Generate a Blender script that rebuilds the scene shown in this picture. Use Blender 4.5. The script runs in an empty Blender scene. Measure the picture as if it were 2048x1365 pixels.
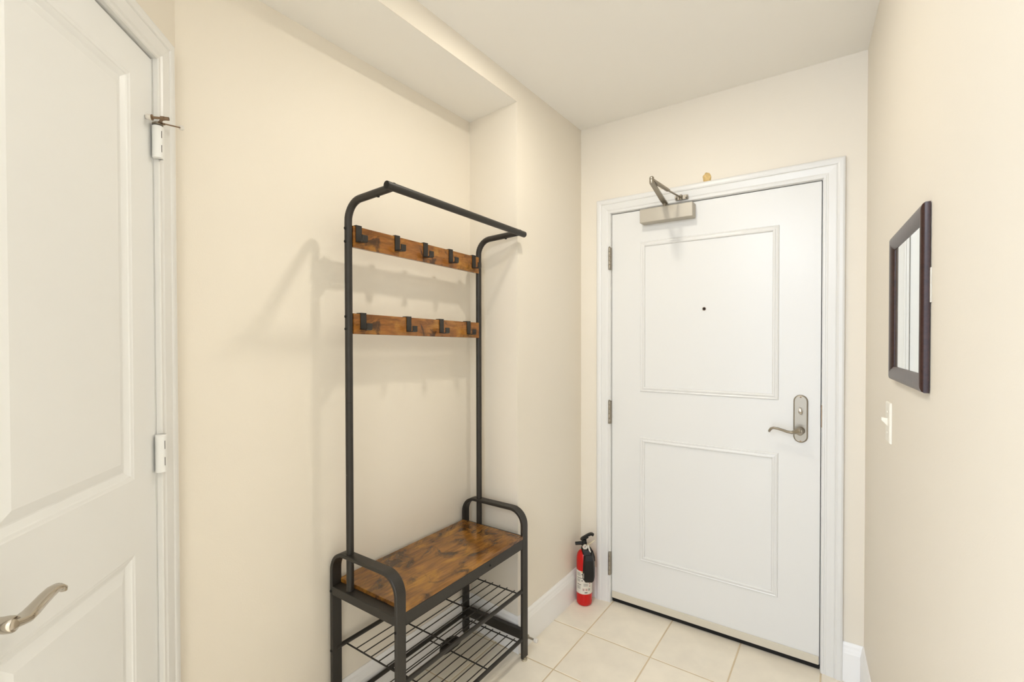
import bpy, bmesh, math, random
from mathutils import Vector, Matrix
random.seed(4)
scene = bpy.context.scene
COL = scene.collection
pi = math.pi

# ------------------------------------------------------------------ camera
CAM_H, YAW, PITCH, ROLL = 1.3733, 0.6112, 0.0118, -0.0017
FPX, CY = 949.9, 692.05
cd = bpy.data.cameras.new('camera'); cam = bpy.data.objects.new('camera', cd); COL.objects.link(cam)
F = Vector((-math.sin(YAW)*math.cos(PITCH), math.cos(YAW)*math.cos(PITCH), -math.sin(PITCH)))
R0 = Vector((math.cos(YAW), math.sin(YAW), 0)); U0 = R0.cross(F)
R_ = R0*math.cos(ROLL)+U0*math.sin(ROLL); U_ = -R0*math.sin(ROLL)+U0*math.cos(ROLL)
cam.matrix_world = Matrix(((R_.x, U_.x, -F.x, 0), (R_.y, U_.y, -F.y, 0), (R_.z, U_.z, -F.z, CAM_H), (0, 0, 0, 1)))
cd.sensor_width = 36; cd.sensor_fit = 'HORIZONTAL'; cd.lens = FPX/2048*36
cd.shift_y = (CY-682.5)/2048; cd.clip_start = 0.02
scene.camera = cam

# ------------------------------------------------------------------ light and exposure
world = bpy.data.worlds.new('world'); scene.world = world; world.use_nodes = True
bgn = world.node_tree.nodes['Background']
bgn.inputs[0].default_value = (0.85, 0.97, 1.15, 1); bgn.inputs[1].default_value = 2.45
LAMP_W = 4.8           # entry downlight (sharp shadows of the rack)
FILL_E = 54.0           # glow of unseen domes added behind the camera as fill light
LAMP_COL = (1.0, 0.945, 0.84)
FILL_COL = (0.88, 0.97, 1.12)
scene.view_settings.view_transform = 'Standard'
scene.view_settings.look = 'None'
scene.view_settings.gamma = 1.0
scene.view_settings.use_curve_mapping = False
scene.view_settings.exposure = 0.42

# ------------------------------------------------------------------ materials
def lin(c):
    c /= 255.0
    return c/12.92 if c <= 0.04045 else ((c+0.055)/1.055)**2.4
def rgb(r, g, b): return (lin(r), lin(g), lin(b), 1)
def mat(name, col, rough=0.5, metal=0.0, bump=0.0, bscale=200.0, vary=0.0, vscale=3.0, spec=0.5, coat=0.0, rnd=0.0):
    m = bpy.data.materials.new(name); m.use_nodes = True
    nt = m.node_tree; N = nt.nodes; L = nt.links; b = N['Principled BSDF']
    b.inputs['Base Color'].default_value = col; b.inputs['Roughness'].default_value = rough
    b.inputs['Metallic'].default_value = metal; b.inputs['Specular IOR Level'].default_value = spec
    if coat: b.inputs['Coat Weight'].default_value = coat; b.inputs['Coat Roughness'].default_value = 0.15
    tc = N.new('ShaderNodeTexCoord')
    if vary or rnd:
        no = N.new('ShaderNodeTexNoise'); no.inputs['Scale'].default_value = vscale; no.inputs['Detail'].default_value = 5
        L.new(tc.outputs['Object'], no.inputs['Vector'])
        mr = N.new('ShaderNodeMapRange'); mr.inputs[1].default_value = 0.3; mr.inputs[2].default_value = 0.7
        mr.inputs[3].default_value = 1-vary; mr.inputs[4].default_value = 1+vary*0.4
        L.new(no.outputs[0], mr.inputs[0]); last = mr.outputs[0]
        if rnd:
            oi = N.new('ShaderNodeObjectInfo'); m2 = N.new('ShaderNodeMapRange')
            m2.inputs[3].default_value = 1-rnd; m2.inputs[4].default_value = 1+rnd*0.5
            L.new(oi.outputs['Random'], m2.inputs[0])
            mu = N.new('ShaderNodeMath'); mu.operation = 'MULTIPLY'
            L.new(last, mu.inputs[0]); L.new(m2.outputs[0], mu.inputs[1]); last = mu.outputs[0]
        vm = N.new('ShaderNodeVectorMath'); vm.operation = 'SCALE'; vm.inputs[0].default_value = col[:3]
        L.new(last, vm.inputs['Scale']); L.new(vm.outputs[0], b.inputs['Base Color'])
    if bump:
        nb = N.new('ShaderNodeTexNoise'); nb.inputs['Scale'].default_value = bscale; nb.inputs['Detail'].default_value = 3
        L.new(tc.outputs['Object'], nb.inputs['Vector'])
        bp = N.new('ShaderNodeBump'); bp.inputs['Strength'].default_value = bump; bp.inputs['Distance'].default_value = 0.002
        L.new(nb.outputs[0], bp.inputs['Height']); L.new(bp.outputs[0], b.inputs['Normal'])
    return m

M = {}
M['wall'] = mat('cream_wall_paint', rgb(235, 226, 210), 0.55, bump=0.10, bscale=260, vary=0.012, vscale=1.5)
M['ceil'] = mat('ceiling_paint', rgb(245, 241, 233), 0.8, bump=0.06, bscale=200)
M['white'] = mat('white_gloss_paint', rgb(229, 227, 222), 0.32, bump=0.03, bscale=60)
M['closet'] = mat('white_satin_paint', rgb(237, 236, 232), 0.38, bump=0.03, bscale=60)
M['base'] = mat('baseboard_paint', rgb(246, 244, 241), 0.38)
M['tile'] = mat('beige_ceramic_tile', rgb(245, 235, 216), 0.34, bump=0.05, bscale=40, vary=0.07, vscale=9, rnd=0.03)
M['grout'] = mat('tan_grout', rgb(218, 198, 164), 0.9, bump=0.3, bscale=300, vary=0.12, vscale=12)
M['black'] = mat('black_powder_coat', rgb(40, 36, 31), 0.46, bump=0.06, bscale=500)
M['blackp'] = mat('black_plastic', rgb(22, 20, 17), 0.45, spec=0.3)
M['nickel'] = mat('satin_nickel', rgb(156, 148, 134), 0.38, metal=0.9, bump=0.04, bscale=300)
M['closer'] = mat('closer_silver_paint', rgb(186, 178, 163), 0.42, metal=0.35)
M['chrome'] = mat('polished_nickel', rgb(190, 182, 170), 0.13, metal=1.0)
M['glide'] = mat('zinc_glide', rgb(206, 196, 172), 0.25, metal=0.5)
M['bronze'] = mat('aged_brass', rgb(140, 118, 96), 0.35, metal=0.9)
M['dark'] = mat('matte_dark', rgb(18, 15, 12), 0.85)  # small dark parts, and the shade in the gap under the door
M['sweep'] = mat('door_sweep_vinyl', rgb(214, 205, 186), 0.5)
M['red'] = mat('red_enamel', rgb(196, 4, 2), 0.25, coat=0.25, spec=0.35)
M['label'] = mat('label_paper', rgb(222, 214, 200), 0.5)
M['ink'] = mat('label_ink', rgb(62, 52, 48), 0.6)
M['inkred'] = mat('label_red_ink', rgb(170, 60, 50), 0.6)
M['yellow'] = mat('label_yellow_ink', rgb(226, 178, 90), 0.6)
M['string'] = mat('pale_yellow_tie', rgb(226, 214, 170), 0.6)
M['plate'] = mat('ivory_switch_plastic', rgb(240, 234, 220), 0.35)
M['rubberw'] = mat('white_rubber', rgb(226, 220, 210), 0.6)
M['patch'] = mat('tan_wall_plug', rgb(222, 190, 128), 0.75, bump=0.8, bscale=180, vary=0.3, vscale=90)
M['leak_panel'] = mat('leak_panel_dark', rgb(40, 36, 32), 0.9)

def mirror_mat():
    m = bpy.data.materials.new('mirror_glass'); m.use_nodes = True
    b = m.node_tree.nodes['Principled BSDF']
    b.inputs['Base Color'].default_value = (0.90, 0.93, 0.91, 1); b.inputs['Metallic'].default_value = 1; b.inputs['Roughness'].default_value = 0.015
    return m
M['mirror'] = mirror_mat()
def lens_mat():
    m = bpy.data.materials.new('lamp_lens'); m.use_nodes = True
    b = m.node_tree.nodes['Principled BSDF']
    b.inputs['Base Color'].default_value = (0.9, 0.88, 0.82, 1)
    b.inputs['Emission Color'].default_value = LAMP_COL+(1,); b.inputs['Emission Strength'].default_value = 6
    return m
M['lens'] = lens_mat()
M['dome'] = lens_mat(); M['dome'].name = 'fill_dome_glow'
M['dome'].node_tree.nodes['Principled BSDF'].inputs['Emission Color'].default_value = FILL_COL+(1,)
M['dome'].node_tree.nodes['Principled BSDF'].inputs['Emission Strength'].default_value = FILL_E

def wood(name, grain, patch, cols, rough, seed, thr=0.54, amount=0.85):
    """rustic timber print: streaky grain, golden flecks, dark smoky patches; grain and patch are cycles per metre"""
    m = bpy.data.materials.new(name); m.use_nodes = True
    nt = m.node_tree; N = nt.nodes; L = nt.links; b = N['Principled BSDF']
    tc = N.new('ShaderNodeTexCoord')
    def noise(freq, off, detail, ro, dist):
        mp = N.new('ShaderNodeMapping'); mp.inputs['Scale'].default_value = freq; mp.inputs['Location'].default_value = (off, off*0.7, off*1.3)
        L.new(tc.outputs['Object'], mp.inputs['Vector'])
        n = N.new('ShaderNodeTexNoise'); n.inputs['Scale'].default_value = 1; n.inputs['Detail'].default_value = detail
        n.inputs['Roughness'].default_value = ro; n.inputs['Distortion'].default_value = dist
        L.new(mp.outputs[0], n.inputs['Vector']); return n.outputs[0]
    def ramp(src, stops):
        r = N.new('ShaderNodeValToRGB'); e = r.color_ramp.elements
        e[0].position, e[0].color = stops[0]; e[1].position, e[1].color = stops[-1]
        for p, c in stops[1:-1]: k = e.new(p); k.color = c
        L.new(src, r.inputs[0]); return r.outputs[0]
    def mix(f, a, c):
        x = N.new('ShaderNodeMix'); x.data_type = 'RGBA'; L.new(f, x.inputs[0]); L.new(a, x.inputs[6])
        x.inputs[7].default_value = c; return x.outputs[2]
    g = lambda v: (v, v, v, 1)
    col = ramp(noise(grain, seed, 7, 0.62, 0.8), [(0.30, cols[0]), (0.5, cols[1]), (0.70, cols[2])])
    gold = ramp(noise(tuple(f*0.9 for f in patch), seed+5, 5, 0.6, 0.6), [(0.50, g(0)), (0.66, g(0.6))])
    col = mix(gold, col, cols[4])
    broad = ramp(noise(tuple(f*0.6 for f in patch), seed+19, 4, 0.6, 0.8), [(0.50, g(0)), (0.66, g(0.55))])
    col = mix(broad, col, cols[0])
    dark = ramp(noise(patch, seed+11, 6, 0.66, 1.1), [(thr, g(0)), (thr+0.11, g(amount))])
    col = mix(dark, col, cols[3])
    fib = noise(tuple(f*3.5 if f == max(grain) else f*2 for f in grain), seed+2, 3, 0.5, 0.2)
    mr = N.new('ShaderNodeMapRange'); mr.inputs[1].default_value = 0.3; mr.inputs[2].default_value = 0.7; mr.inputs[3].default_value = 0.78; mr.inputs[4].default_value = 1.14
    L.new(fib, mr.inputs[0])
    vm = N.new('ShaderNodeVectorMath'); vm.operation = 'SCALE'
    L.new(col, vm.inputs[0]); L.new(mr.outputs[0], vm.inputs['Scale']); L.new(vm.outputs[0], b.inputs['Base Color'])
    b.inputs['Roughness'].default_value = rough
    return m
M['wood'] = wood('rustic_brown_board', (34, 5, 34), (12, 7, 12), (rgb(104, 66, 34), rgb(138, 92, 40), rgb(160, 110, 50), rgb(54, 39, 26), rgb(186, 132, 46)), 0.16, 3.1, 0.505)
M['woodrail'] = wood('rustic_brown_rail', (36, 8, 36), (16, 11, 16), (rgb(112, 68, 30), rgb(146, 92, 38), rgb(166, 112, 50), rgb(58, 40, 26), rgb(190, 136, 56)), 0.22, 4.3, 0.505)
M['espresso'] = wood('espresso_frame', (60, 60, 60), (20, 20, 20), (rgb(44, 25, 20), rgb(54, 31, 25), rgb(62, 38, 31), rgb(32, 18, 15), rgb(58, 34, 28)), 0.30, 1.3, 0.6)
M['espresso'].node_tree.nodes['Principled BSDF'].inputs['Specular IOR Level'].default_value = 0.35

# ------------------------------------------------------------------ object helpers
W = {}                                   # world origin of every object made here
def tag(o, label, cat, kind=None, group=None):
    o['label'] = label; o['category'] = cat
    if kind: o['kind'] = kind
    if group: o['group'] = group
    return o
def _link(o, parent, loc):
    COL.objects.link(o); loc = Vector(loc); W[o.name] = loc
    if parent is not None:
        o.parent = parent; o.location = loc-W[parent.name]
    else:
        o.location = loc
    return o
def empty(name, loc):
    o = bpy.data.objects.new(name, None); o.empty_display_size = 0.1
    return _link(o, None, loc)
def obj(name, bm, m, parent=None, loc=(0, 0, 0), smooth=False, label=None):
    """bm is in world coordinates; the object's origin is put at loc"""
    bmesh.ops.recalc_face_normals(bm, faces=bm.faces[:])
    if Vector(loc).length: bmesh.ops.translate(bm, verts=bm.verts[:], vec=-Vector(loc))
    me = bpy.data.meshes.new(name); bm.to_mesh(me); bm.free()
    me.materials.append(M[m] if isinstance(m, str) else m)
    if smooth:
        for p in me.polygons: p.use_smooth = True
        try: me.set_sharp_from_angle(angle=math.radians(38))
        except Exception: pass
    o = _link(bpy.data.objects.new(name, me), parent, loc)
    if label: o['label'] = label
    return o
def dup(o, parent, loc):
    return _link(bpy.data.objects.new(o.name.split('.')[0], o.data), parent, loc)

def nb(): return bmesh.new()
def box(bm, x0, x1, y0, y1, z0, z1, bev=0.0, seg=2):
    t = bmesh.new(); bmesh.ops.create_cube(t, size=1)
    for v in t.verts:
        v.co = Vector((x0+(v.co.x+.5)*(x1-x0), y0+(v.co.y+.5)*(y1-y0), z0+(v.co.z+.5)*(z1-z0)))
    if bev: bmesh.ops.bevel(t, geom=t.edges[:], offset=bev, segments=seg, affect='EDGES', profile=0.5)
    merge(bm, t); return bm
def merge(bm, t):
    vm = {v: bm.verts.new(v.co) for v in t.verts}
    for f in t.faces:
        try: bm.faces.new([vm[v] for v in f.verts])
        except ValueError: pass
    t.free()
def prism(bm, poly, z0, z1):
    a = [bm.verts.new((x, y, z0)) for x, y in poly]; b = [bm.verts.new((x, y, z1)) for x, y in poly]
    n = len(poly); bm.faces.new(a); bm.faces.new(b)
    for i in range(n): bm.faces.new((a[i], a[(i+1) % n], b[(i+1) % n], b[i]))
    return bm
def rings(bm, rr, close=True, caps=True):
    """skin a list of vertex-coordinate rings"""
    vs = [[bm.verts.new(c) for c in r] for r in rr]
    for a, b in zip(vs, vs[1:]):
        n = len(a)
        for i in range(n if close else n-1): bm.faces.new((a[i], a[(i+1) % n], b[(i+1) % n], b[i]))
    if caps: bm.faces.new(vs[0]); bm.faces.new(vs[-1])
    return bm
def tube(bm, pts, r, seg=14, squash=None, radii=None):
    pts = [Vector(p) for p in pts]; rr = []; up = None
    for i, p in enumerate(pts):
        d = (pts[min(i+1, len(pts)-1)]-pts[max(i-1, 0)]).normalized()
        if up is None:
            up = Vector((0, 0, 1)) if abs(d.z) < 0.9 else Vector((0, 1, 0))
        s = d.cross(up).normalized(); up = s.cross(d).normalized()
        q = radii[i] if radii else r
        a, b = (q, q) if squash is None else (q*squash[0], q*squash[1])
        rr.append([p+s*math.cos(2*pi*k/seg)*a+up*math.sin(2*pi*k/seg)*b for k in range(seg)])
    return rings(bm, rr)
def lathe(bm, prof, c, axis=Vector((0, 0, 1)), seg=28):
    """prof: (radius, height along axis)"""
    axis = Vector(axis).normalized(); s = axis.orthogonal().normalized(); t = axis.cross(s); c = Vector(c)
    return rings(bm, [[c+axis*h+(s*math.cos(2*pi*k/seg)+t*math.sin(2*pi*k/seg))*max(r, 1e-4) for k in range(seg)] for r, h in prof])
def arc(cx, cz, r, a0, a1, n):
    return [(cx+r*math.cos(a0+(a1-a0)*i/n), cz+r*math.sin(a0+(a1-a0)*i/n)) for i in range(n+1)]
class Frame:
    """flat wall frame: u along the wall, n out of it, z up"""
    def __init__(s, o, u, n): s.o = Vector(o); s.u = Vector(u).normalized(); s.n = Vector(n).normalized()
    def p(s, u, n, z): return s.o+s.u*u+s.n*n+Vector((0, 0, z))
    def apply(s, bm):
        for v in bm.verts: v.co = s.p(v.co.x, v.co.y, v.co.z)
        return bm
def sweep_seg(bm, prof, A, B):
    """loft of an open profile between two mitred ends; A and B map a profile point to a corner position"""
    a = [A(*q) for q in prof]; b = [B(*q) for q in prof]
    return rings(bm, [a, b])
def frame_side(prof, x0, x1, z0, z1, which, flip=1):
    """one side of a mitred rectangular moulding in (u, n, z); profile (w outward from the rectangle, n)"""
    c = {'bl': (lambda w, n: (x0-w, n, z0-w*flip)), 'tl': (lambda w, n: (x0-w, n, z1+w)),
         'tr': (lambda w, n: (x1+w, n, z1+w)), 'br': (lambda w, n: (x1+w, n, z0-w*flip))}
    k = {'left': ('bl', 'tl'), 'top': ('tl', 'tr'), 'right': ('tr', 'br'), 'bottom': ('br', 'bl')}[which]
    return sweep_seg(nb(), prof, c[k[0]], c[k[1]])

# ------------------------------------------------------------------ plan of the place
D = 2.3253                                   # wall with the entry door
XL, XA, YA, YB = -1.172, -1.469, 1.714, 1.748  # pier face, alcove wall, alcove return
XR, AR = 0.0682, 0.0665                      # right wall, slightly out of square
ZC, ZS = 2.504, 2.411                        # hall ceiling, alcove soffit
J0, J1, JZ = -0.9969, -0.0769, 2.0269        # entry door opening
TH = 0.8089; KC = 1.011
CO = Vector((XA, 0.531, 0))                  # corner of alcove wall and closet wall
CU = Vector((math.sin(TH), -math.cos(TH), 0)); CN = Vector((math.cos(TH), math.sin(TH), 0))
FB = Frame((0, D, 0), (1, 0, 0), (0, -1, 0))
FC = Frame(CO, CU, CN)
ru = Vector((AR, -1, 0)).normalized(); FR = Frame((XR, D, 0), ru, (-1, -AR, 0))
YBACK = -2.2
def rx(y): return XR+AR*(D-y)

def struct(name, bm, m, label, cat):
    return tag(obj(name, bm, m), label, cat, 'structure')

# walls
bm = nb()
box(bm, XA-0.15, J0-0.02, D, D+0.13, 0, ZC); box(bm, J1+0.02, 0.45, D, D+0.13, 0, ZC); box(bm, J0-0.02, J1+0.02, D, D+0.13, JZ+0.02, ZC)
wall_back = struct('wall_back', bm, 'wall', 'cream painted end wall around the white entry door', 'wall')
bm = prism(nb(), [(XL, D), (XL, YA), (XA, YB), (XA-0.15, YB), (XA-0.15, D)], 0, ZC)
struct('wall_left', bm, 'wall', 'cream wall pier between the coat rack alcove and the entry door', 'wall')
bm = prism(nb(), [(XA, YB), (XA, CO.y), (XA-0.13, CO.y-0.1), (XA-0.13, YB)], 0, ZC)
struct('wall_alcove', bm, 'wall', 'recessed cream wall behind the black coat rack', 'wall')
bm = prism(nb(), [(XR, D), (rx(YBACK), YBACK), (rx(YBACK)+0.13, YBACK), (XR+0.13, D)], 0, ZC)
struct('wall_right', bm, 'wall', 'cream wall on the right with framed mirror and light switch', 'wall')
# closet wall, set at about 45 degrees, with its opening
cs0, cs1, cz1 = 0.1133, 0.681, 2.062
def cbox(bm, u0, u1, n0, n1, z0, z1, bev=0, seg=2):
    t = box(nb(), u0, u1, n0, n1, z0, z1, bev, seg); FC.apply(t); merge(bm, t); return bm
bm = nb(); cbox(bm, -0.004, cs0-0.018, -0.12, 0, 0, ZC); cbox(bm, cs1+0.018, 0.95, -0.12, 0, 0, ZC); cbox(bm, cs0-0.018, cs1+0.018, -0.12, 0, cz1+0.018, ZC)
struct('wall_closet', bm, 'wall', 'cream angled wall holding the white panelled closet door', 'wall')
bm = nb(); cbox(bm, 0.83, 0.95, -1.2, -0.12, 0, ZC)
struct('wall_closet_side', bm, 'wall', 'cream side wall of the closet beyond the door, out of view', 'wall')
# ceilings
bm = prism(nb(), [(-3.2, YBACK), (0.7, YBACK), (0.7, D+0.13), (-3.2, D+0.13)], ZC, ZC+0.1)
struct('ceiling', bm, 'ceil', 'flat off-white hall ceiling above the entry door', 'ceiling')
pS = CO+CU*((XL-XA)/CU.x)
bm = prism(nb(), [(XL, YA), (XL, pS.y+0.001), (XA, CO.y+0.001), (XA, YB)], ZS, ZC)
sof = struct('ceiling_alcove', bm, 'ceil', 'lower off-white soffit ceiling over the coat rack alcove', 'ceiling')
bm = prism(nb(), [(XL+0.0006, YA+0.0), (XL+0.0006, pS.y+0.002), (XL-0.001, pS.y+0.002), (XL-0.001, YA+0.0)], ZS-0.0003, ZC)
obj('soffit_face', bm, 'wall', sof)

# floor: grout bed with single tiles
TP, TX, TY = 0.305, -0.9885, 2.0118
bm = prism(nb(), [(-3.2, YBACK), (0.7, YBACK), (0.7, D+0.13), (-3.2, D+0.13)], -0.06, -0.0014)
floor = struct('floor', bm, 'grout', 'beige square ceramic tile floor with tan grout', 'floor')
def tile_mesh(x0, x1, y0, y1):
    bm = nb(); b = 0.0022
    rr = [[(x0, y0, -0.004), (x1, y0, -0.004), (x1, y1, -0.004), (x0, y1, -0.004)],
          [(x0, y0, -0.0012), (x1, y0, -0.0012), (x1, y1, -0.0012), (x0, y1, -0.0012)],
          [(x0+b, y0+b, 0), (x1-b, y0+b, 0), (x1-b, y1-b, 0), (x0+b, y1-b, 0)]]
    return rings(bm, rr)
full = None; g = 0.0029
for i in range(-5, 5):
    for j in range(-13, 1):
        x0, y0 = TX+TP*i, TY+TP*j
        a0, a1, b0, b1 = x0+g, x0+TP-g, y0+g, y0+TP-g
        if j == 0: b1 = D+0.12        # the last row runs on under the door
        cxy = (x0+TP/2, y0+TP/2, 0)
        if b1-b0 < 0.02: continue
        if j == 0:
            obj('floor_tile', tile_mesh(a0, a1, b0, b1), 'tile', floor, (cxy[0], (b0+b1)/2, 0))
        elif full is None:
            full = obj('floor_tile', tile_mesh(a0, a1, b0, b1), 'tile', floor, cxy)
        else:
            dup(full, floor, cxy)

# baseboards
BB = [(0, 0), (0.013, 0), (0.013, 0.116), (0.0115, 0.121), (0.0105, 0.128), (0.0085, 0.136), (0.0075, 0.146), (0.0045, 0.153), (0.003, 0.157), (0, 0.157)]
def base_run(path, names, labels):
    """path runs with the room on its right-hand side"""
    P = [Vector((x, y)) for x, y in path]
    def nrm(a, b):
        d = (b-a).normalized(); return Vector((d.y, -d.x))
    for i in range(len(P)-1):
        n = nrm(P[i], P[i+1])
        def off(k):
            if 0 < k < len(P)-1:
                a, b = nrm(P[k-1], P[k]), nrm(P[k], P[k+1]); m = (a+b).normalized(); return m/max(m.dot(n), 0.2)
            return n
        o0, o1 = off(i), off(i+1)
        bm = sweep_seg(nb(), BB, lambda t, z: (P[i].x+o0.x*t, P[i].y+o0.y*t, z), lambda t, z: (P[i+1].x+o1.x*t, P[i+1].y+o1.y*t, z))
        struct(names[i], bm, 'base', labels[i], 'baseboard')
k0 = CO+CU*0.0
base_run([(XA, CO.y+0.03), (XA, YB), (XL, YA), (XL, D), (-1.0735, D)],
         ['baseboard_alcove', 'baseboard_return', 'baseboard_left', 'baseboard_back'],
         ['white baseboard along the alcove wall behind the coat rack', 'short white baseboard on the alcove return by the right rack legs',
          'white baseboard on the wall pier beside the fire extinguisher', 'short white baseboard behind the fire extinguisher'])
base_run([(-0.0006, D), (XR, D), (rx(YBACK), YBACK)], ['baseboard_corner', 'baseboard_right'],
         ['short white baseboard right of the entry door casing', 'white baseboard along the right wall below the mirror'])

# ------------------------------------------------------------------ entry door frame and casing
CAS = [(0, 0), (0, 0.009), (0.003, 0.0115), (0.009, 0.0115), (0.011, 0.0095), (0.014, 0.0095), (0.019, 0.0125), (0.044, 0.0155), (0.047, 0.014), (0.05, 0.0175), (0.056, 0.0195), (0.067, 0.0195), (0.0725, 0.017), (0.0745, 0.0145), (0.0745, 0)]
trim1 = tag(empty('trim_1', (J0, D, 0)), 'white moulded casing and jamb around the entry door', 'door frame', 'structure')
r = 0.002
for w in ('left', 'top', 'right'):
    bm = FB.apply(frame_side(CAS, J0-r, J1+r, 0, JZ+r, w, 0))
    obj('head_casing' if w == 'top' else 'side_casing', bm, 'white', trim1)
bm = nb(); e = 0.0005
box(bm, J0-0.02, J0, D+e, D+0.125, 0, JZ+0.02); box(bm, J1, J1+0.02, D+e, D+0.125, 0, JZ+0.02); box(bm, J0, J1, D+e, D+0.125, JZ, JZ+0.02)
box(bm, J0, J0+0.016, D+0.052, D+0.125, 0, JZ); box(bm, J1-0.016, J1, D+0.052, D+0.125, 0, JZ); box(bm, J0+0.016, J1-0.016, D+0.052, D+0.125, JZ-0.016, JZ)
obj('jamb', bm, 'white', trim1)
bm = box(nb(), J1-0.0012, J1+0.012, D-0.002, D+0.03, 1.012, 1.104, 0.0004, 1)
sp = obj('strike_plate', bm, 'bronze', trim1)
bm = box(nb(), J1-0.0018, J1-0.0013, D+0.003, D+0.02, 1.014, 1.102)
obj('latch_recess', bm, 'dark', sp)
bm = nb(); box(bm, J0-0.1, J1+0.1, D+0.131, D+0.16, 0, ZC)  # unseen panel added to keep world light out of the door gaps
struct('light_leak_panel', bm, 'leak_panel', 'added dark panel behind the entry door to stop light leaks, unseen', 'wall')

# ------------------------------------------------------------------ entry door
door = tag(empty('door_1', ((J0+J1)/2, D, 0)), 'white two-panel entry door with silver closer and lever lock', 'door', 'structure')
DX0, DX1, DZ0, DZ1 = J0+0.0022, J1-0.003, 0.025, JZ-0.003
DY = D+0.003
bm = box(nb(), DX0, DX1, DY, DY+0.044, DZ0, DZ1, 0.0012, 1)
obj('door_slab', bm, 'white', door)
PM = [(0, 0), (0.0015, 0.006), (0.005, 0.0085), (0.009, 0.008), (0.012, 0.0055), (0.0165, 0.0045), (0.020, 0.0065), (0.0235, 0.005), (0.0255, 0.0)]
FD = Frame((0, DY, 0), (1, 0, 0), (0, -1, 0))
for (za, zb) in ((1.1135, 1.8655), (0.2585, 0.8845)):
    mo = None
    for w in ('left', 'top', 'right', 'bottom'):
        iw = 0.0255
        bm = FD.apply(frame_side([(iw-p, n) for p, n in PM][::-1] if False else [(p, n) for p, n in PM], -0.8435+iw, -0.2315-iw, za+iw, zb-iw, w))
        obj('panel_moulding', bm, 'white', door)
# sweep, and a dark strip standing for the shaded gap under the door
bm = nb(); box(bm, DX0+0.002, DX1-0.002, DY-0.0055, DY, 0.0255, 0.0600, 0.0012, 1)
obj('door_sweep', bm, 'sweep', door)
bm = box(nb(), DX0+0.001, DX1, DY+0.010, DY+0.035, 0.0006, 0.0249)
obj('dark_gap_strip', bm, 'dark', door)
# hinges
for zc, h in ((1.795, 0.114), (0.998, 0.118), (0.206, 0.116)):
    bm = nb(); x = J0-0.0035; hc = h/5
    for k in range(5):
        lathe(bm, [(0.0062, 0), (0.0066, 0.0006), (0.0066, hc-0.0012), (0.0062, hc-0.0006)], (x, D-0.0165, zc-h/2+k*hc), seg=14)
    hg = obj('hinge', bm, 'nickel', door, smooth=True)
    bm = nb(); box(bm, x-0.001, J0+0.0035, D-0.0155, D-0.001, zc-h/2, zc+h/2)
    obj('hinge_leaf', bm, 'nickel', hg)
    bm = nb(); lathe(bm, [(0.0045, 0), (0.006, 0.001), (0.005, 0.004), (0.0005, 0.0055)], (x, D-0.0165, zc+h/2), seg=12)
    obj('hinge_pin_cap', bm, 'nickel', hg, smooth=True)
# peephole
bm = lathe(nb(), [(0.008, 0), (0.008, 0.002), (0.0068, 0.003), (0.0058, 0.0025), (0.0055, 0.0005)], (-0.5376, DY, 1.518), (0, -1, 0), 20)
ph = obj('peephole', bm, 'bronze', door, smooth=True)
bm = lathe(nb(), [(0.0056, 0.0006), (0.004, 0.0022), (0.0006, 0.003)], (-0.5376, DY, 1.518), (0, -1, 0), 16)
obj('peephole_lens', bm, 'dark', ph, smooth=True)
# lock plate with thumb turn and lever
px, pz0, pz1, hw = -0.150, 0.9405, 1.1415, 0.0265
def stadium(hw, inset, y):
    o = []
    w = hw-inset
    for x, z in arc(px, pz1-hw, w, 0, pi, 14): o.append((x, y, z))
    for x, z in arc(px, pz0+hw, w, pi, 2*pi, 14): o.append((x, y, z))
    return o
bm = rings(nb(), [stadium(hw, 0, DY), stadium(hw, 0, DY-0.005), stadium(hw, 0.002, DY-0.008), stadium(hw, 0.005, DY-0.0095)])
lp = obj('lock_plate', bm, 'nickel', door)
for z in (1.1325, 0.9475):
    bm = lathe(nb(), [(0.0035, 0), (0.0033, 0.0012), (0.0005, 0.0018)], (px, DY-0.0095, z), (0, -1, 0), 12); obj('screw', bm, 'bronze', lp, smooth=True)
bm = lathe(nb(), [(0.0085, 0), (0.0085, 0.003), (0.006, 0.004)], (px, DY-0.0095, 1.071), (0, -1, 0), 18)
obj('thumbturn_collar', bm, 'nickel', lp, smooth=True)
rr = []
for dx in (-0.0042, 0.0042):
    rr.append([(px+dx+0.0025, DY-0.0125, 1.059), (px+dx+0.0025, DY-0.024, 1.061), (px+dx, DY-0.030, 1.076), (px+dx-0.002, DY-0.026, 1.088), (px+dx-0.002, DY-0.0125, 1.087)])
bm = rings(nb(), rr); bmesh.ops.bevel(bm, geom=bm.edges[:], offset=0.0012, segments=1, affect='EDGES')
obj('thumbturn', bm, 'chrome', lp)
bm = lathe(nb(), [(0.0165, 0), (0.016, 0.006), (0.0125, 0.012), (0.0118, 0.036), (0.0135, 0.044), (0.011, 0.050), (0.002, 0.0525)], (px, DY-0.0095, 0.992), (0, -1, 0), 24)
hub = obj('lever_hub', bm, 'nickel', lp, smooth=True)
Y = DY-0.054
cur = [(-0.145, 1.000), (-0.155, 0.999), (-0.166, 0.992), (-0.178, 0.9885), (-0.194, 0.990), (-0.212, 0.9955), (-0.230, 0.9995), (-0.245, 1.0005), (-0.2545, 0.9965), (-0.260, 0.988), (-0.2615, 0.982)]
bm = tube(nb(), [(x, Y+0.002*math.sin(i), z) for i, (x, z) in enumerate(cur)], 0.007, 14, (1.05, 0.62),
          [0.0190, 0.0190, 0.0150, 0.0105, 0.0094, 0.0090, 0.0088, 0.0088, 0.0086, 0.0080, 0.0065])
obj('lever', bm, 'nickel', hub, smooth=True)
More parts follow.
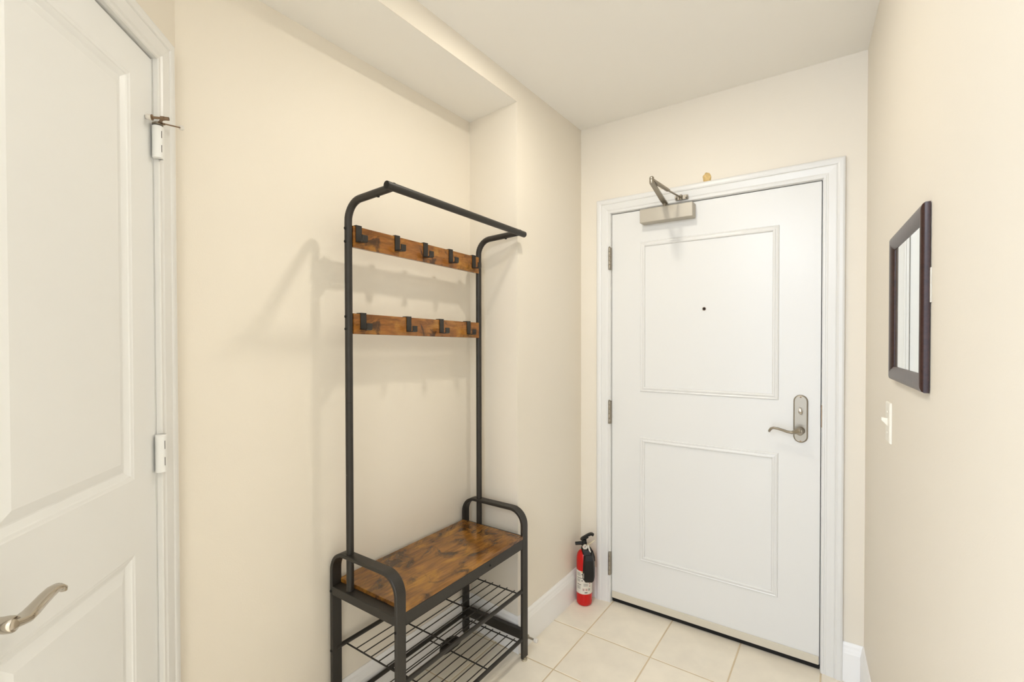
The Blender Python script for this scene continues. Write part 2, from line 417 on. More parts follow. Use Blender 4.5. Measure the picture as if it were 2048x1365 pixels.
# closer
bm = box(nb(), -0.827, -0.5765, DY-0.057, DY, 1.9455, 2.0115, 0.003, 2)
clo = obj('closer_body', bm, 'closer', door)
bm = lathe(nb(), [(0.009, 0), (0.009, 0.022), (0.006, 0.024)], (-0.712, D-0.030, 2.011), seg=18); obj('closer_spindle', bm, 'nickel', clo, smooth=True)
def bar(bm, a, b, w, h, w2=None):
    a, b = Vector(a), Vector(b); d = (b-a).normalized(); s = d.cross(Vector((0, 0, 1))).normalized(); u = s.cross(d); w2 = w2 or w
    rr = []
    for p, q in ((a, w), (b, w2)): rr.append([p+s*q/2+u*h/2, p-s*q/2+u*h/2, p-s*q/2-u*h/2, p+s*q/2-u*h/2])
    return rings(bm, rr)
EL = Vector((-0.668, 1.978, 2.040)); SPN = Vector((-0.712, D-0.030, 2.033)); BR = Vector((-0.636, D-0.030, 2.045))
bm = nb(); bar(bm, SPN+Vector((0, 0.012, -0.002)), SPN+Vector((0.004, -0.03, 0.0)), 0.024, 0.007); bar(bm, SPN+Vector((0.003, -0.028, 0.0)), EL+Vector((0, 0, -0.004)), 0.024, 0.007, 0.019)
obj('closer_arm', bm, 'nickel', clo)
bm = nb(); mid = EL.lerp(BR, 0.55)
bar(bm, EL+Vector((0, 0, 0.006)), mid, 0.018, 0.008, 0.014); tube(bm, [mid, BR], 0.0042, 10)
obj('closer_forearm', bm, 'nickel', clo)
bm = lathe(nb(), [(0.0085, -0.010), (0.0095, -0.008), (0.0095, 0.006), (0.0088, 0.007), (0.0095, 0.008), (0.0095, 0.015), (0.006, 0.020), (0.001, 0.0215)], EL, seg=18)
obj('elbow_joint', bm, 'nickel', clo, smooth=True)
bm = nb(); box(bm, -0.664, -0.606, D-0.024, D-0.0145, 2.036, 2.056, 0.001, 1)
for x in (-0.658, -0.640, -0.612): box(bm, x-0.004, x+0.004, D-0.040, D-0.023, 2.040, 2.052, 0.0008, 1)
lathe(bm, [(0.006, -0.012), (0.006, 0.012)], BR, seg=14)
obj('arm_bracket', bm, 'nickel', clo)
# lump of filler above the casing
bm = nb(); bmesh.ops.create_icosphere(bm, subdivisions=3, radius=1)
for v in bm.verts:
    k = 1+0.10*math.sin(v.co.x*5+1)*math.sin(v.co.z*4)+random.uniform(-.06, .06)
    v.co = Vector((-0.526+v.co.x*0.0185*k, D-0.001+v.co.y*0.007*k, 2.124+v.co.z*0.0235*k))
obj('filler_patch', bm, 'patch', wall_back, label='small tan lump of filler above the door casing')

# ------------------------------------------------------------------ closet door (angled wall)
def cz(z): return CAM_H+KC*(z-CAM_H)
CC = [(0, 0), (0, 0.010), (0.0025, 0.0125), (0.008, 0.0125), (0.010, 0.0105), (0.013, 0.0105), (0.018, 0.0135), (0.044, 0.0160), (0.047, 0.0145), (0.050, 0.0175), (0.056, 0.019), (0.066, 0.019), (0.0715, 0.0165), (0.073, 0.013), (0.073, 0)]
trim2 = tag(empty('trim_2', CO), 'white moulded casing and jamb around the angled closet door', 'door frame', 'structure')
for w in ('left', 'top', 'right'):
    bm = FC.apply(frame_side(CC, cs0-0.001, cs1+0.001, 0, cz1+0.001, w, 0))
    obj('head_casing' if w == 'top' else 'side_casing', bm, 'white', trim2)
bm = nb(); cbox(bm, cs0-0.0175, cs0, -0.118, -0.0005, 0, cz1+0.0175); cbox(bm, cs1, cs1+0.0175, -0.118, -0.0005, 0, cz1+0.0175); cbox(bm, cs0, cs1, -0.118, -0.0005, cz1, cz1+0.0175)
cbox(bm, cs0, cs0+0.012, -0.118, -0.042, 0, cz1); cbox(bm, cs1-0.012, cs1, -0.118, -0.042, 0, cz1); cbox(bm, cs0+0.012, cs1-0.012, -0.118, -0.042, cz1-0.012, cz1)
obj('jamb', bm, 'white', trim2)
cdoor = tag(empty('door_2', CO), 'white moulded two-panel closet door with curved lever, left edge', 'door', 'structure')
e0, e1, ez0, ez1 = cs0+0.0012, cs1-0.0012, 0.012, cz1-0.004
pu0, pu1 = 0.2035, 0.5800
panels = [(cz(1.0608), cz(1.972)), (0.235, cz(0.8915))]
NF = -0.002
def panel_rings(bm, za, zb):
    """moulded panel set into the slab face: sticking down to a groove, bevel back up to a raised field"""
    steps = [(0, 0), (0.003, -0.0012), (0.008, -0.0022), (0.010, -0.0042), (0.016, -0.0072), (0.021, -0.0098), (0.024, -0.0098), (0.0445, -0.0025), (0.0455, -0.0022)]
    rr = []
    for w, n in steps:
        rr.append([bm.verts.new((pu0+w, NF+n, za+w)), bm.verts.new((pu1-w, NF+n, za+w)), bm.verts.new((pu1-w, NF+n, zb-w)), bm.verts.new((pu0+w, NF+n, zb-w))])
    for a, b in zip(rr, rr[1:]):
        for i in range(4): bm.faces.new((a[i], a[(i+1) % 4], b[(i+1) % 4], b[i]))
    bm.faces.new(rr[-1]); return rr[0]
bm = nb()
zc_ = [ez0, panels[1][0], panels[1][1], panels[0][0], panels[0][1], ez1]; xc_ = [e0, pu0, pu1, e1]
for i in range(3):
    for j in range(5):
        if i == 1 and j in (1, 3): continue
        bm.faces.new([bm.verts.new(p) for p in ((xc_[i], NF, zc_[j]), (xc_[i+1], NF, zc_[j]), (xc_[i+1], NF, zc_[j+1]), (xc_[i], NF, zc_[j+1]))])
for za, zb in panels: panel_rings(bm, za, zb)
NBK = NF-0.035
for q in (((e0, NF, ez0), (e0, NBK, ez0), (e0, NBK, ez1), (e0, NF, ez1)), ((e1, NF, ez0), (e1, NBK, ez0), (e1, NBK, ez1), (e1, NF, ez1)),
          ((e0, NF, ez1), (e1, NF, ez1), (e1, NBK, ez1), (e0, NBK, ez1)), ((e0, NF, ez0), (e1, NF, ez0), (e1, NBK, ez0), (e0, NBK, ez0)),
          ((e0, NBK, ez0), (e1, NBK, ez0), (e1, NBK, ez1), (e0, NBK, ez1))):
    bm.faces.new([bm.verts.new(p) for p in q])
bmesh.ops.remove_doubles(bm, verts=bm.verts[:], dist=0.00005)
obj('door_slab', FC.apply(bm), 'closet', cdoor)
# white painted hinges
for hi, (za, zb) in enumerate(((cz(1.8135), cz(1.8905)), (cz(1.0545), cz(1.1455)), (0.22, 0.31))):
    bm = nb(); L = zb-za
    c = FC.p(cs0+0.006, 0.0125, za)
    lathe(bm, [(0.0105, 0), (0.0115, 0.001), (0.0115, L-0.001), (0.0105, L)], c, seg=20)
    hg = obj('hinge', bm, 'closet', cdoor, smooth=True)
    bm = nb(); cbox(bm, cs0-0.0065, cs0+0.0015, -0.001, 0.0215, za, zb, 0.0008, 1)
    obj('hinge_leaf', bm, 'closet', hg)
    for f0, f1 in ((0.16, 0.38), (0.60, 0.82)):
        bm = nb(); cbox(bm, cs0+0.0098, cs0+0.0108, 0.0228, 0.0238, za+L*(1-f1), za+L*(1-f0)); obj('hinge_slot', bm, 'ink', hg)  # thin dark strips standing in for the shade inside the hinge gaps
# hinge pin door stop on the upper hinge
zs = cz(1.8925)
c = FC.p(cs0+0.006, 0.0125, zs)
bm = lathe(nb(), [(0.0115, 0), (0.0115, 0.004), (0.008, 0.0055), (0.0055, 0.008), (0.001, 0.009)], c, seg=16)
st = obj('hinge_pin_stop', bm, 'nickel', cdoor, smooth=True)
zb_ = zs+0.009; sb = 0.142
a = FC.p(sb, 0.012, zb_); b = FC.p(sb-0.001, 0.047, zb_)
bm = nb(); tube(bm, [a, b], 0.0030, 10); d_ = (b-a).normalized()
lathe(bm, [(0.0068, -0.001), (0.0068, 0.001)], a, d_, 12); lathe(bm, [(0.0056, 0), (0.0056, 0.007)], a.lerp(b, 0.52), d_, 6); tube(bm, [a.lerp(b, 0.68), b], 0.0042, 10)
bar(bm, c+Vector((0, 0, 0.003)), a.lerp(b, 0.6)+Vector((0, 0, -0.003)), 0.006, 0.0022)
obj('bumper_bolt', bm, 'bronze', st)
bm = lathe(nb(), [(0.0065, 0), (0.0072, 0.006), (0.0055, 0.0125), (0.0005, 0.0135)], a, -d_, 14); obj('bumper_tip', bm, 'rubberw', st, smooth=True)
a2 = FC.p(0.122, 0.028, zs+0.004); b2 = FC.p(0.076, 0.044, zs+0.016)
bm = nb(); tube(bm, [a2, b2], 0.0017, 10); bar(bm, c+Vector((0, 0, 0.004)), a2, 0.010, 0.003)
obj('stop_arm', bm, 'bronze', st)
bm = lathe(nb(), [(0.003, -0.002), (0.0058, 0), (0.0062, 0.005), (0.004, 0.0075), (0.0005, 0.008)], b2, (b2-a2), 16); obj('bumper_tip', bm, 'rubberw', st, smooth=True)
# lever handle
hs, hz = 0.618, 0.963
pc = FC.p(hs, NF, hz)
bm = lathe(nb(), [(0.032, 0), (0.032, 0.004), (0.029, 0.008), (0.018, 0.011), (0.0135, 0.014)], pc, CN, 32); ro = obj('lever_rosette', bm, 'chrome', cdoor, smooth=True)
bm = lathe(nb(), [(0.0115, 0.013), (0.0115, 0.044), (0.0122, 0.050), (0.0118, 0.0575), (0.0105, 0.0600), (0.008, 0.0590), (0.0006, 0.0585)], pc, CN, 28); obj('lever_shaft', bm, 'chrome', ro, smooth=True)
cur = [(0.000, 0.0), (-0.012, -0.003), (-0.026, -0.0065), (-0.040, -0.004), (-0.054, 0.001), (-0.069, 0.006), (-0.082, 0.009), (-0.091, 0.0085), (-0.097, 0.004), (-0.099, -0.002)]
pts = [FC.p(hs+u, 0.048+0.0008*i, hz+z) for i, (u, z) in enumerate(cur)]
bm = tube(nb(), pts, 0.007, 16, (1.5, 0.75), [0.0110, 0.0105, 0.0096, 0.0086, 0.0080, 0.0078, 0.0076, 0.0074, 0.0066, 0.0046])
obj('lever', bm, 'chrome', ro, smooth=True)

# ------------------------------------------------------------------ coat rack with bench
XF, XB = -1.113, -1.4535
YL0, YL1, YR0, YR1 = 0.974, 1.013, 1.666, 1.705
yl, yr = (YL0+YL1)/2, (YR0+YR1)/2
rack = tag(empty('coat_rack', ((XF+XB)/2, (YL0+YR1)/2, 0)), 'tall black metal coat rack with rustic brown bench, hooks and two wire shelves', 'coat rack')
def tilt(y, z):                # the upper frame leans a touch towards the far end
    k = min(max((z-0.55)/0.9, 0), 1)
    return z+k*0.0065*(1-2*(y-yl)/(yr-yl))
RT, RR = 0.651, 0.070          # arch top and outer bend radius
TK = 0.013
def arch(y0, y1):
    out = [(XF, 0.014)]+arc(XF-RR, RT-RR, RR, 0, pi/2, 10)+arc(XB+RR, RT-RR, RR, pi/2, pi, 10)+[(XB, 0.014)]
    q = RR-TK
    inn = [(XF-TK, 0.014)]+arc(XF-RR, RT-RR, q, 0, pi/2, 10)+arc(XB+RR, RT-RR, q, pi/2, pi, 10)+[(XB+TK, 0.014)]
    b = 0.0022
    rr = []
    for (ox, oz), (ix, iz) in zip(out, inn):
        vx, vz = (ix-ox)/TK*b, (iz-oz)/TK*b
        rr.append([(ox, y0+b, oz), (ox, y1-b, oz), (ox+vx, y1, oz+vz), (ix-vx, y1, iz-vz), (ix, y1-b, iz), (ix, y0+b, iz), (ix-vx, y0, iz-vz), (ox+vx, y0, oz+vz)])
    return rings(nb(), rr)
screw0 = None
def screw(loc, axis, parent):
    global screw0
    bm = lathe(nb(), [(0.0055, 0), (0.0052, 0.0018), (0.003, 0.0032), (0.0018, 0.0033), (0.0014, 0.0018), (0.0002, 0.0017)], loc, axis, 12)
    return obj('screw', bm, 'blackp', parent, loc, smooth=True)
PX = -1.366
for y0, y1, yc, s in ((YL0, YL1, yl, -1), (YR0, YR1, yr, 1)):
    ar = obj('arch_frame', arch(y0, y1), 'black', rack, smooth=True)
    for xx in (XF-TK/2, XB+TK/2):
        bm = nb(); lathe(bm, [(0.0125, 0), (0.0135, 0.003), (0.0125, 0.0065), (0.005, 0.0075), (0.005, 0.016)], (xx, yc, 0), seg=18)
        obj('levelling_foot', bm, 'glide', ar, smooth=True)
    sr = obj('side_rail', box(nb(), XB+TK, XF-TK, y0, y1, 0.4965, 0.526, 0.0015, 1), 'black', rack)
    obj('side_stretcher', box(nb(), XB+TK, XF-TK, yc-0.011, yc+0.011, 0.089, 0.129, 0.0015, 1), 'black', rack)
    # upright tube that bends forward to carry the bar
    rb = 0.066; zt = 1.832
    pts = [(PX, yc, 0.5265), (PX, yc, 1.163)]
    lo = obj('lower_post', tube(nb(), pts, 0.0125, 18), 'black', rack, smooth=True)
    pts = [(PX, yc, 1.1645), (PX, yc, 1.5), (PX, yc, tilt(yc, zt-rb-0.005))]
    for (x, z) in arc(PX+rb, zt-rb, rb, pi, pi*0.53, 9)[1:]: pts.append((x, yc, tilt(yc, z)))
    pts.append((-1.136, yc, tilt(yc, zt+0.008)))
    up = obj('upper_post', tube(nb(), pts, 0.0125, 18), 'black', rack, smooth=True)
    obj('post_ferrule', lathe(nb(), [(0.0122, 0.002), (0.0122, -0.002)], (PX, yc, 1.164), seg=16), 'blackp', lo)
    screw(Vector((-1.213, yc, tilt(yc, zt)-0.0085)), (0, 0, -1), up)
    if s < 0:
        for z in (1.742, 1.698, 1.447, 1.406): screw(Vector((PX, yc-0.012, tilt(yc, z))), (0, -1, 0), up)
        for x, z in ((XF-TK/2, 0.300), (XB+TK/2, 0.300), (XF-TK/2, 0.095), (XB+TK/2, 0.095), (XF-TK/2, 0.478), (XB+TK/2, 0.508)):
            screw(Vector((x, y0+0.0005, z)), (0, -1, 0), ar)
bm = nb()
bm = tube(bm, [(-1.137, 0.963, tilt(0.963, 1.837)), (-1.137, 1.716, tilt(1.716, 1.837))], 0.0128, 20)
tb = obj('top_bar', bm, 'black', rack, smooth=True)
for y, s in ((0.963, -1), (1.716, 1)):
    obj('end_cap', lathe(nb(), [(0.0124, 0), (0.0122, 0.0012), (0.009, 0.0022), (0.0005, 0.0024)], (-1.137, y, tilt(y, 1.837)), (0, s, 0), 18), 'blackp', tb, smooth=True)
# bench
obj('front_rail', box(nb(), XF-0.013, XF-0.0005, YL1, YR0, 0.4865, 0.526, 0.0012, 1), 'black', rack)
obj('back_rail', box(nb(), XB+0.0005, XB+0.013, YL1, YR0, 0.4865, 0.526, 0.0012, 1), 'black', rack)
obj('seat_board', box(nb(), XB+0.004, XF-0.001, YL1-0.003, YR0+0.003, 0.5262, 0.5405, 0.0012, 2), 'wood', rack, (-1.28, 1.34, 0.53))
screw(Vector((XF-0.0005, 1.44, 0.506)), (1, 0, 0), rack)
# hook boards
def hook_mesh():
    """flat strap folded over the board top, down its face, out and up again; local origin at the board's top front edge"""
    w, t = 0.0115, 0.0032
    path = [(-0.0185, -0.012), (-0.0185, 0.0022), (0.0022, 0.0022), (0.0022, -0.0525), (0.030, -0.0545), (0.0345, -0.052), (0.0345, -0.0325)]
    bm = nb(); rr = []
    for i, (x, z) in enumerate(path):
        a = Vector(path[max(i-1, 0)]); b = Vector(path[min(i+1, len(path)-1)]); p = Vector((x, z))
        d1 = (p-a).normalized() if i > 0 else (b-p).normalized(); d2 = (b-p).normalized() if i < len(path)-1 else d1
        n1 = Vector((d1.y, -d1.x)); n2 = Vector((d2.y, -d2.x)); n = (n1+n2).normalized(); n = n/max(n.dot(n1), 0.4)
        q0, q1 = p+n*(-t/2), p+n*(t/2)
        rr.append([(q0.x, -w, q0.y), (q0.x, w, q0.y), (q1.x, w, q1.y), (q1.x, -w, q1.y)])
    return rings(bm, rr)
hk = None
XBD0, XBD1 = PX-0.004, PX+0.0105
for zb, zt_, ys in ((1.6815, 1.7535, (1.026, 1.196, 1.340, 1.486, 1.637)), (1.3895, 1.4585, (1.043, 1.251, 1.429, 1.600))):
    y0, y1 = yl+0.0115, yr-0.0115
    bm = nb(); c = 0.001
    rr = []
    for y in (y0, y1):
        z0, z1 = tilt(y, zb), tilt(y, zt_)
        rr.append([(XBD0, y, z0+c), (XBD0+c, y, z0), (XBD1-c, y, z0), (XBD1, y, z0+c), (XBD1, y, z1-c), (XBD1-c, y, z1), (XBD0+c, y, z1), (XBD0, y, z1-c)])
    bd = obj('hook_board', rings(bm, rr), 'woodrail', rack, (PX, 1.34, (zb+zt_)/2))
    for y in ys:
        lc = Vector((XBD1, y, tilt(y, zt_)))
        if hk is None:
            bm = hook_mesh(); bmesh.ops.translate(bm, verts=bm.verts[:], vec=lc)
            hk = obj('hook', bm, 'black', bd, lc)
        else: dup(hk, bd, lc)
# wire shelves
wire0 = cross0 = None
for z in (0.3025, 0.096):
    bm = nb(); tube(bm, [(-1.1215, YL1-0.02, z), (-1.1215, YR0+0.02, z)], 0.0078, 14); sh = obj('wire_shelf', bm, 'black', rack, (-1.1215, 1.34, z), smooth=True)
    bm = nb(); tube(bm, [(-1.4450, YL1-0.02, z), (-1.4450, YR0+0.02, z)], 0.0078, 14); obj('back_tube', bm, 'black', sh, (-1.4450, 1.34, z), smooth=True)
    for k in range(7):
        x = -1.1465-0.0389*k
        if wire0 is None: wire0 = obj('wire', tube(nb(), [(x, 1.024, z+0.003), (x, 1.653, z+0.003)], 0.0020, 8), 'black', sh, (x, 1.34, z+0.003), smooth=True)
        else: dup(wire0, sh, (x, 1.34, z+0.003))
    for y in (1.030, 1.236, 1.442, 1.647):
        if cross0 is None: cross0 = obj('cross_wire', tube(nb(), [(-1.4450, y, z-0.0015), (-1.1215, y, z-0.0015)], 0.0027, 8), 'black', sh, (-1.283, y, z-0.0015), smooth=True)
        else: dup(cross0, sh, (-1.283, y, z-0.0015))
# small dark thing lying on the lower shelf
bm = nb(); rr = []
for k in range(13):
    t = k/12; yy = 1.395+0.104*t
    wv = 0.026*math.sin(pi*min(max(0.06+0.88*t, 0), 1))**0.4*(0.86 if 0.40 < t < 0.6 else 1); hv = 0.020*math.sin(pi*(0.08+0.84*t))**0.5
    rr.append([(-1.326+wv*math.copysign(abs(math.cos(a))**0.7, math.cos(a)), yy, 0.1015+hv+hv*math.copysign(abs(math.sin(a))**0.7, math.sin(a))) for a in [2*pi*q/16 for q in range(16)]])
cs = tag(empty('small_item', (-1.326, 1.447, 0.101)), 'small black rounded object lying on the lower wire shelf', 'case')
obj('item_shell', rings(bm, rr), 'blackp', cs, smooth=True)
bm = nb(); rr2 = [[(-1.326+0.0275*math.cos(a), 1.4385+dy, 0.1215+0.0212*math.sin(a)) for a in [2*pi*q/16 for q in range(16)]] for dy in (0, 0.011)]
obj('item_band', rings(bm, rr2), 'dark', cs, smooth=True)

# ------------------------------------------------------------------ fire extinguisher
EX, EY, ER = -1.108, 2.236, 0.0405
ext = tag(empty('fire_extinguisher', (EX, EY, 0)), 'red fire extinguisher with black valve and holster standing in the corner', 'fire extinguisher')
prof = [(0.030, 0), (0.036, 0.0015), (0.0398, 0.007), (ER, 0.016), (ER, 0.232), (0.0395, 0.246), (0.0355, 0.260), (0.0285, 0.271), (0.020, 0.2775), (0.015, 0.280), (0.014, 0.288)]
obj('cylinder', lathe(nb(), prof, (EX, EY, 0), seg=40), 'red', ext, smooth=True)
toc = math.atan2(0-EY, 0-EX)               # direction facing into the hall
def ep(a, r, z): return Vector((EX+r*math.cos(toc+a), EY+r*math.sin(toc+a), z))
def wrap(a0, a1, r, z0, z1, n=16):
    bm = nb(); rr = []
    for i in range(n+1):
        a = a0+(a1-a0)*i/n
        rr.append([ep(a, r, z0), ep(a, r, z1), ep(a, r-0.0006, z1), ep(a, r-0.0006, z0)])
    return rings(bm, rr)
lb = obj('label', wrap(-1.9, 1.9, ER+0.0006, 0.064, 0.1815, 30), 'label', ext, smooth=True)
# print on the label: image left is negative angle
def ink(a, z, w, h, m='ink'): obj('label_print', wrap(a-w/2, a+w/2, ER+0.0010, z-h/2, z+h/2, 3), m, lb)
for k in range(5): ink(-0.75, 0.172-0.004*k, 0.55, 0.0012)
ink(-0.62, 0.1455, 0.75, 0.0028)
for k in range(4): ink(-0.75, 0.138-0.0036*k, 0.5, 0.001)
ink(-0.70, 0.1115, 0.6, 0.0028)
for k in range(5): ink(-0.75, 0.104-0.0036*k, 0.5, 0.001)
for z in (0.165, 0.133): ink(-0.28, z, 0.12, 0.006)
ink(-0.12, 0.1775, 0.5, 0.006, 'yellow')
for k, a in enumerate((-0.10, 0.26, 0.62)):
    ink(a, 0.0880, 0.24, 0.0105, 'inkred' if k < 2 else 'ink')
    obj('pictogram', wrap(a-0.09, a+0.09, ER+0.0013, 0.0842, 0.0918, 3), 'label', lb)
    obj('pictogram_figure', wrap(a-0.035, a+0.045, ER+0.0016, 0.0853, 0.0902, 2), 'ink' if k != 1 else 'inkred', lb)
for k in range(4): ink(0.18, 0.118-0.0035*k, 0.55, 0.0009)
ink(0.22, 0.0735, 0.36, 0.004)
ink(0.72, 0.118, 0.10, 0.006, 'inkred'); ink(0.72, 0.105, 0.10, 0.006, 'inkred')
# valve, handles
vh = obj('valve_head', lathe(nb(), [(0.0165, 0.284), (0.0165, 0.291), (0.0135, 0.293), (0.0135, 0.318), (0.0115, 0.322), (0.0115, 0.332), (0.006, 0.335)], (EX, EY, 0), seg=20), 'blackp', ext, smooth=True)
hx = Vector((math.sin(-toc), 0, 0))
hd = Vector((-math.sin(toc), math.cos(toc), 0))   # sideways across the view, positive to image right
if hd.dot(R_) < 0: hd = -hd
tv = Vector((math.cos(toc), math.sin(toc), 0))
c0 = Vector((EX, EY, 0))
def strap(path, w, t):
    """flat bar following (along hd, z) points, width w across"""
    bm = nb(); rr = []
    for i, (u, z) in enumerate(path):
        a = Vector(path[max(i-1, 0)]); b = Vector(path[min(i+1, len(path)-1)]); d = (b-a).normalized(); n = Vector((-d.y, d.x))
        ww = w
        q = [c0+hd*(u+n.x*s)+tv*v+Vector((0, 0, z+n.y*s)) for v, s in ((-ww/2, -t/2), (ww/2, -t/2), (ww/2, t/2), (-ww/2, t/2))]
        rr.append(q)
    return rings(bm, rr)
obj('squeeze_lever', strap([(-0.017, 0.330), (-0.010, 0.338), (0.000, 0.344), (0.012, 0.352), (0.022, 0.358), (0.032, 0.3625), (0.040, 0.3625), (0.047, 0.358)], 0.020, 0.0105), 'blackp', ext, smooth=True)
obj('lever_web', strap([(-0.003, 0.330), (0.006, 0.342), (0.018, 0.350)], 0.008, 0.016), 'blackp', ext)
nz = obj('nozzle', tube(nb(), [c0+Vector((0, 0, 0.312)), c0-hd*0.020+Vector((0, 0, 0.312)), c0-hd*0.046+Vector((0, 0, 0.3085))], 0.0085, 14, None, [0.010, 0.009, 0.0085]), 'blackp', ext, smooth=True)
obj('nozzle_mouth', tube(nb(), [c0-hd*0.0455+Vector((0, 0, 0.3085)), c0-hd*0.0468+Vector((0, 0, 0.3083))], 0.006, 12), 'dark', nz)
gc = c0+tv*0.0135+hd*0.004+Vector((0, 0, 0.302))
ga = obj('pressure_gauge', lathe(nb(), [(0.012, 0), (0.0145, 0.003), (0.0148, 0.010), (0.0132, 0.0115), (0.0125, 0.0095)], gc, tv, 24), 'nickel', ext, smooth=True)
obj('gauge_dial', lathe(nb(), [(0.0124, 0.0090), (0.0124, 0.0096)], gc, tv, 24), 'label', ga)
obj('gauge_needle', tube(nb(), [gc+tv*0.0102+hd*-0.002+Vector((0, 0, -0.004)), gc+tv*0.0102+hd*0.004+Vector((0, 0, 0.008))], 0.0012, 6), 'ink', ga)
obj('gauge_mark', tube(nb(), [gc+tv*0.0100+hd*-0.007, gc+tv*0.0100+hd*-0.004+Vector((0, 0, 0.006))], 0.0014, 6), 'inkred', ga)
# black holster clipped on the front right of the bottle
def hol(u0, u1, v, z): return [c0+hd*u0+tv*(v-0.012)+Vector((0, 0, z)), c0+hd*(u0+0.010)+tv*v+Vector((0, 0, z-0.004)), c0+hd*(u1-0.006)+tv*v+Vector((0, 0, z-0.002)), c0+hd*u1+tv*(v-0.030)+Vector((0, 0, z+0.004)), c0+hd*(u1-0.01)+tv*(v-0.045)+Vector((0, 0, z+0.004))]
bm = rings(nb(), [hol(-0.004, 0.045, 0.046, 0.133), hol(-0.009, 0.0535, 0.052, 0.145), hol(-0.008, 0.0540, 0.053, 0.19), hol(-0.005, 0.0510, 0.052, 0.245), hol(-0.003, 0.043, 0.044, 0.272)])
ho = obj('holster', bm, 'blackp', ext)
bm = rings(nb(), [[p+Vector((0, 0, 0)) for p in hol(-0.008, 0.040, 0.043, 0.268)], hol(-0.016, 0.028, 0.030, 0.292)])
obj('holster_yoke', bm, 'blackp', ho)
bm = nb(); bar(bm, c0+tv*0.0478-hd*0.0035+Vector((0, 0, 0.150)), c0+tv*0.0478-hd*0.0030+Vector((0, 0, 0.176)), 0.0008, 0.0025); obj('holster_label', bm, 'label', ho)
bm = strap([(0.030, 0.292), (0.044, 0.270), (0.053, 0.242), (0.054, 0.224)], 0.010, 0.004); obj('holster_strap', bm, 'blackp', ho)
bm = rings(nb(), [[c0+tv*0.030+hd*(0.015+a)+Vector((0, 0, 0.316)) for a in (0, 0.008)]+[c0+tv*0.030+hd*(0.026+a)+Vector((0, 0, 0.279)) for a in (0.008, 0)],
                  [c0+tv*0.0285+hd*(0.015+a)+Vector((0, 0, 0.316)) for a in (0, 0.008)]+[c0+tv*0.0285+hd*(0.026+a)+Vector((0, 0, 0.279)) for a in (0.008, 0)]])
obj('inspection_tag', bm, 'label', ext)
obj('seal_tie', tube(nb(), [c0+tv*0.016+hd*0.012+Vector((0, 0, 0.312)), c0+tv*0.020+hd*0.026+Vector((0, 0, 0.318)), c0+tv*0.018+hd*0.040+Vector((0, 0, 0.328)), c0+tv*0.012+hd*0.052+Vector((0, 0, 0.336))], 0.0014, 8), 'string', ext)

# ------------------------------------------------------------------ mirror, switch, door stop
mu0, mu1, mz0, mz1 = 0.668, 1.078, 1.266, 1.648
mir = tag(empty('wall_mirror', FR.p((mu0+mu1)/2, 0, mz0)), 'square wall mirror in a dark espresso wood frame on the right wall', 'mirror')
fw = 0.036
MP = [(0, 0.0015), (0, 0.0075), (0.004, 0.0105), (0.010, 0.0135), (0.018, 0.0155), (0.027, 0.0155), (0.033, 0.0135), (fw, 0.0095), (fw, 0.0015)]
for w in ('left', 'top', 'right', 'bottom'):
    bm = FR.apply(frame_side(MP, mu0+fw, mu1-fw, mz0+fw, mz1-fw, w)); obj('frame_rail', bm, 'espresso', mir, smooth=True)
bm = FR.apply(box(nb(), mu0+fw-0.004, mu1-fw+0.004, 0.002, 0.0062, mz0+fw-0.004, mz1-fw+0.004)); obj('mirror_glass', bm, 'mirror', mir)
bm = FR.apply(box(nb(), mu1+0.0002, mu1+0.006, 0.0004, 0.0022, 1.447, 1.516)); obj('paper_tag', bm, 'label', mir, label='white paper edge sticking out behind the mirror frame')
su, sz = 0.590, 1.136
sw = tag(empty('light_switch', FR.p(su, 0, sz)), 'ivory toggle light switch plate on the right wall below the mirror', 'light switch')
bm = FR.apply(rings(nb(), [[(su-a, n, sz-b), (su+a, n, sz-b), (su+a, n, sz+b), (su-a, n, sz+b)] for a, b, n in ((0.035, 0.0575, 0.0002), (0.035, 0.0575, 0.003), (0.033, 0.0555, 0.0056), (0.031, 0.0535, 0.0062))]))
pl = obj('switch_plate', bm, 'plate', sw)
bm = FR.apply(rings(nb(), [[(su-0.005, n, z-h), (su+0.005, n, z-h), (su+0.005, n, z+h), (su-0.005, n, z+h)] for n, z, h in ((0.006, sz, 0.012), (0.0075, sz+0.001, 0.010), (0.018, sz+0.008, 0.0052), (0.020, sz+0.009, 0.0044))])); obj('toggle', bm, 'plate', sw)
for dz in (0.030, -0.030):
    bm = lathe(nb(), [(0.0032, 0), (0.003, 0.001), (0.0005, 0.0013)], FR.p(su, 0.0062, sz+dz), FR.n, 12); obj('screw', bm, 'plate', pl, smooth=True)
ds = tag(empty('door_stop', (XL+0.013, 1.772, 0.0)), 'small metal door stop with white tip on the baseboard behind the rack leg', 'door stop')
a = Vector((XL+0.0125, 1.772, 0.040))
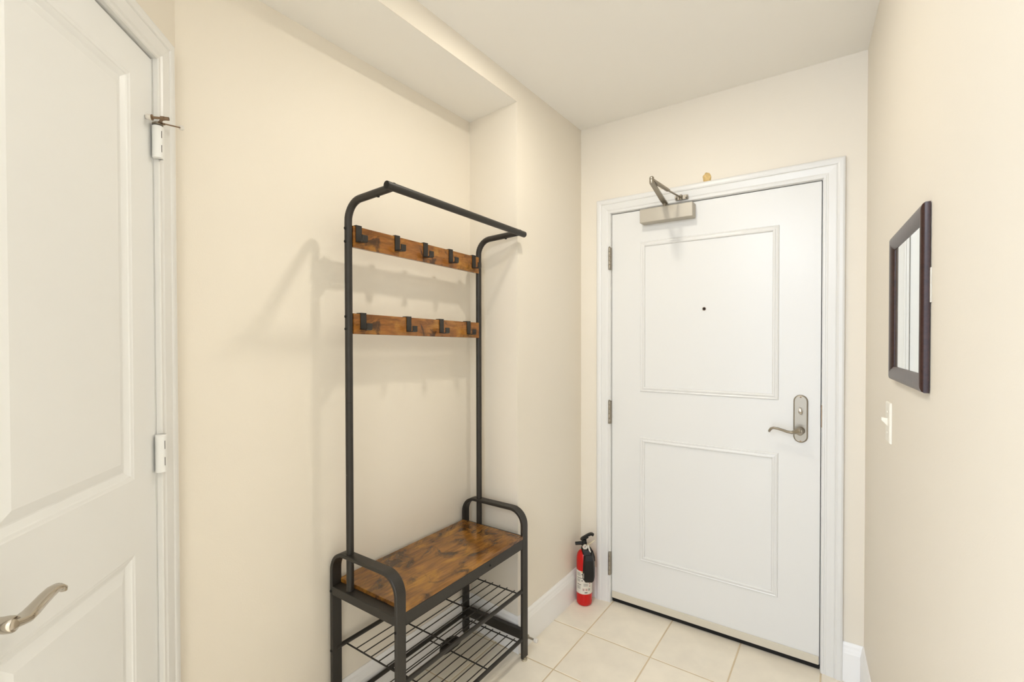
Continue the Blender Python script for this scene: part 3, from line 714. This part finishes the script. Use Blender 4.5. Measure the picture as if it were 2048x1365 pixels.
obj('stop_rod', lathe(nb(), [(0.011, 0), (0.010, 0.003), (0.0045, 0.006), (0.0042, 0.040)], a, (1, 0, 0), 18), 'nickel', ds, smooth=True)
obj('stop_tip', lathe(nb(), [(0.008, 0.036), (0.0095, 0.039), (0.0095, 0.050), (0.007, 0.053), (0.0005, 0.0535)], a, (1, 0, 0), 20), 'rubberw', ds, smooth=True)

# ------------------------------------------------------------------ ceiling downlight just above the frame, added fill domes behind it
def downlight(x, y, watts, size, label):
    t = tag(empty('ceiling_downlight', (x, y, ZC)), label, 'ceiling light')
    obj('trim_ring', lathe(nb(), [(0.058, -0.003), (0.060, -0.006), (0.075, -0.004), (0.078, 0.0)], (x, y, ZC), seg=36), 'white', t, smooth=True)
    obj('lens', lathe(nb(), [(0.058, -0.0045), (0.056, -0.0035)], (x, y, ZC), seg=32), 'lens', t)
    ld = bpy.data.lights.new('downlight_lamp', 'AREA'); ld.shape = 'DISK'; ld.size = size; ld.energy = watts; ld.color = LAMP_COL
    lo = bpy.data.objects.new('downlight_lamp', ld); _link(lo, t, (x, y, ZC-0.008))
    return t
downlight(-0.685, 1.365, LAMP_W, 0.09, 'round recessed ceiling downlight nearest the entry door')
def fill_dome(x, y, label):  # unseen glowing dome, added to brighten the ceiling and walls
    t = tag(empty('added_fill_dome', (x, y, ZC)), label, 'ceiling light')
    obj('fill_pan', lathe(nb(), [(0.150, 0), (0.150, -0.012), (0.140, -0.020)], (x, y, ZC), seg=36), 'nickel', t, smooth=True)
    obj('glow_dome', lathe(nb(), [(0.138, -0.018), (0.150, -0.045), (0.145, -0.075), (0.120, -0.105), (0.075, -0.128), (0.025, -0.137), (0.001, -0.138)], (x, y, ZC), seg=36), 'dome', t, smooth=True)
    obj('fill_finial', lathe(nb(), [(0.010, -0.137), (0.011, -0.143), (0.004, -0.150), (0.0005, -0.151)], (x, y, ZC), seg=16), 'nickel', t, smooth=True)
    return t
fill_dome(-0.60, -0.85, 'added glowing fill dome behind the viewpoint, unseen, beside the closet')
fill_dome(-0.50, -1.85, 'added glowing fill dome furthest back in the hall, unseen')
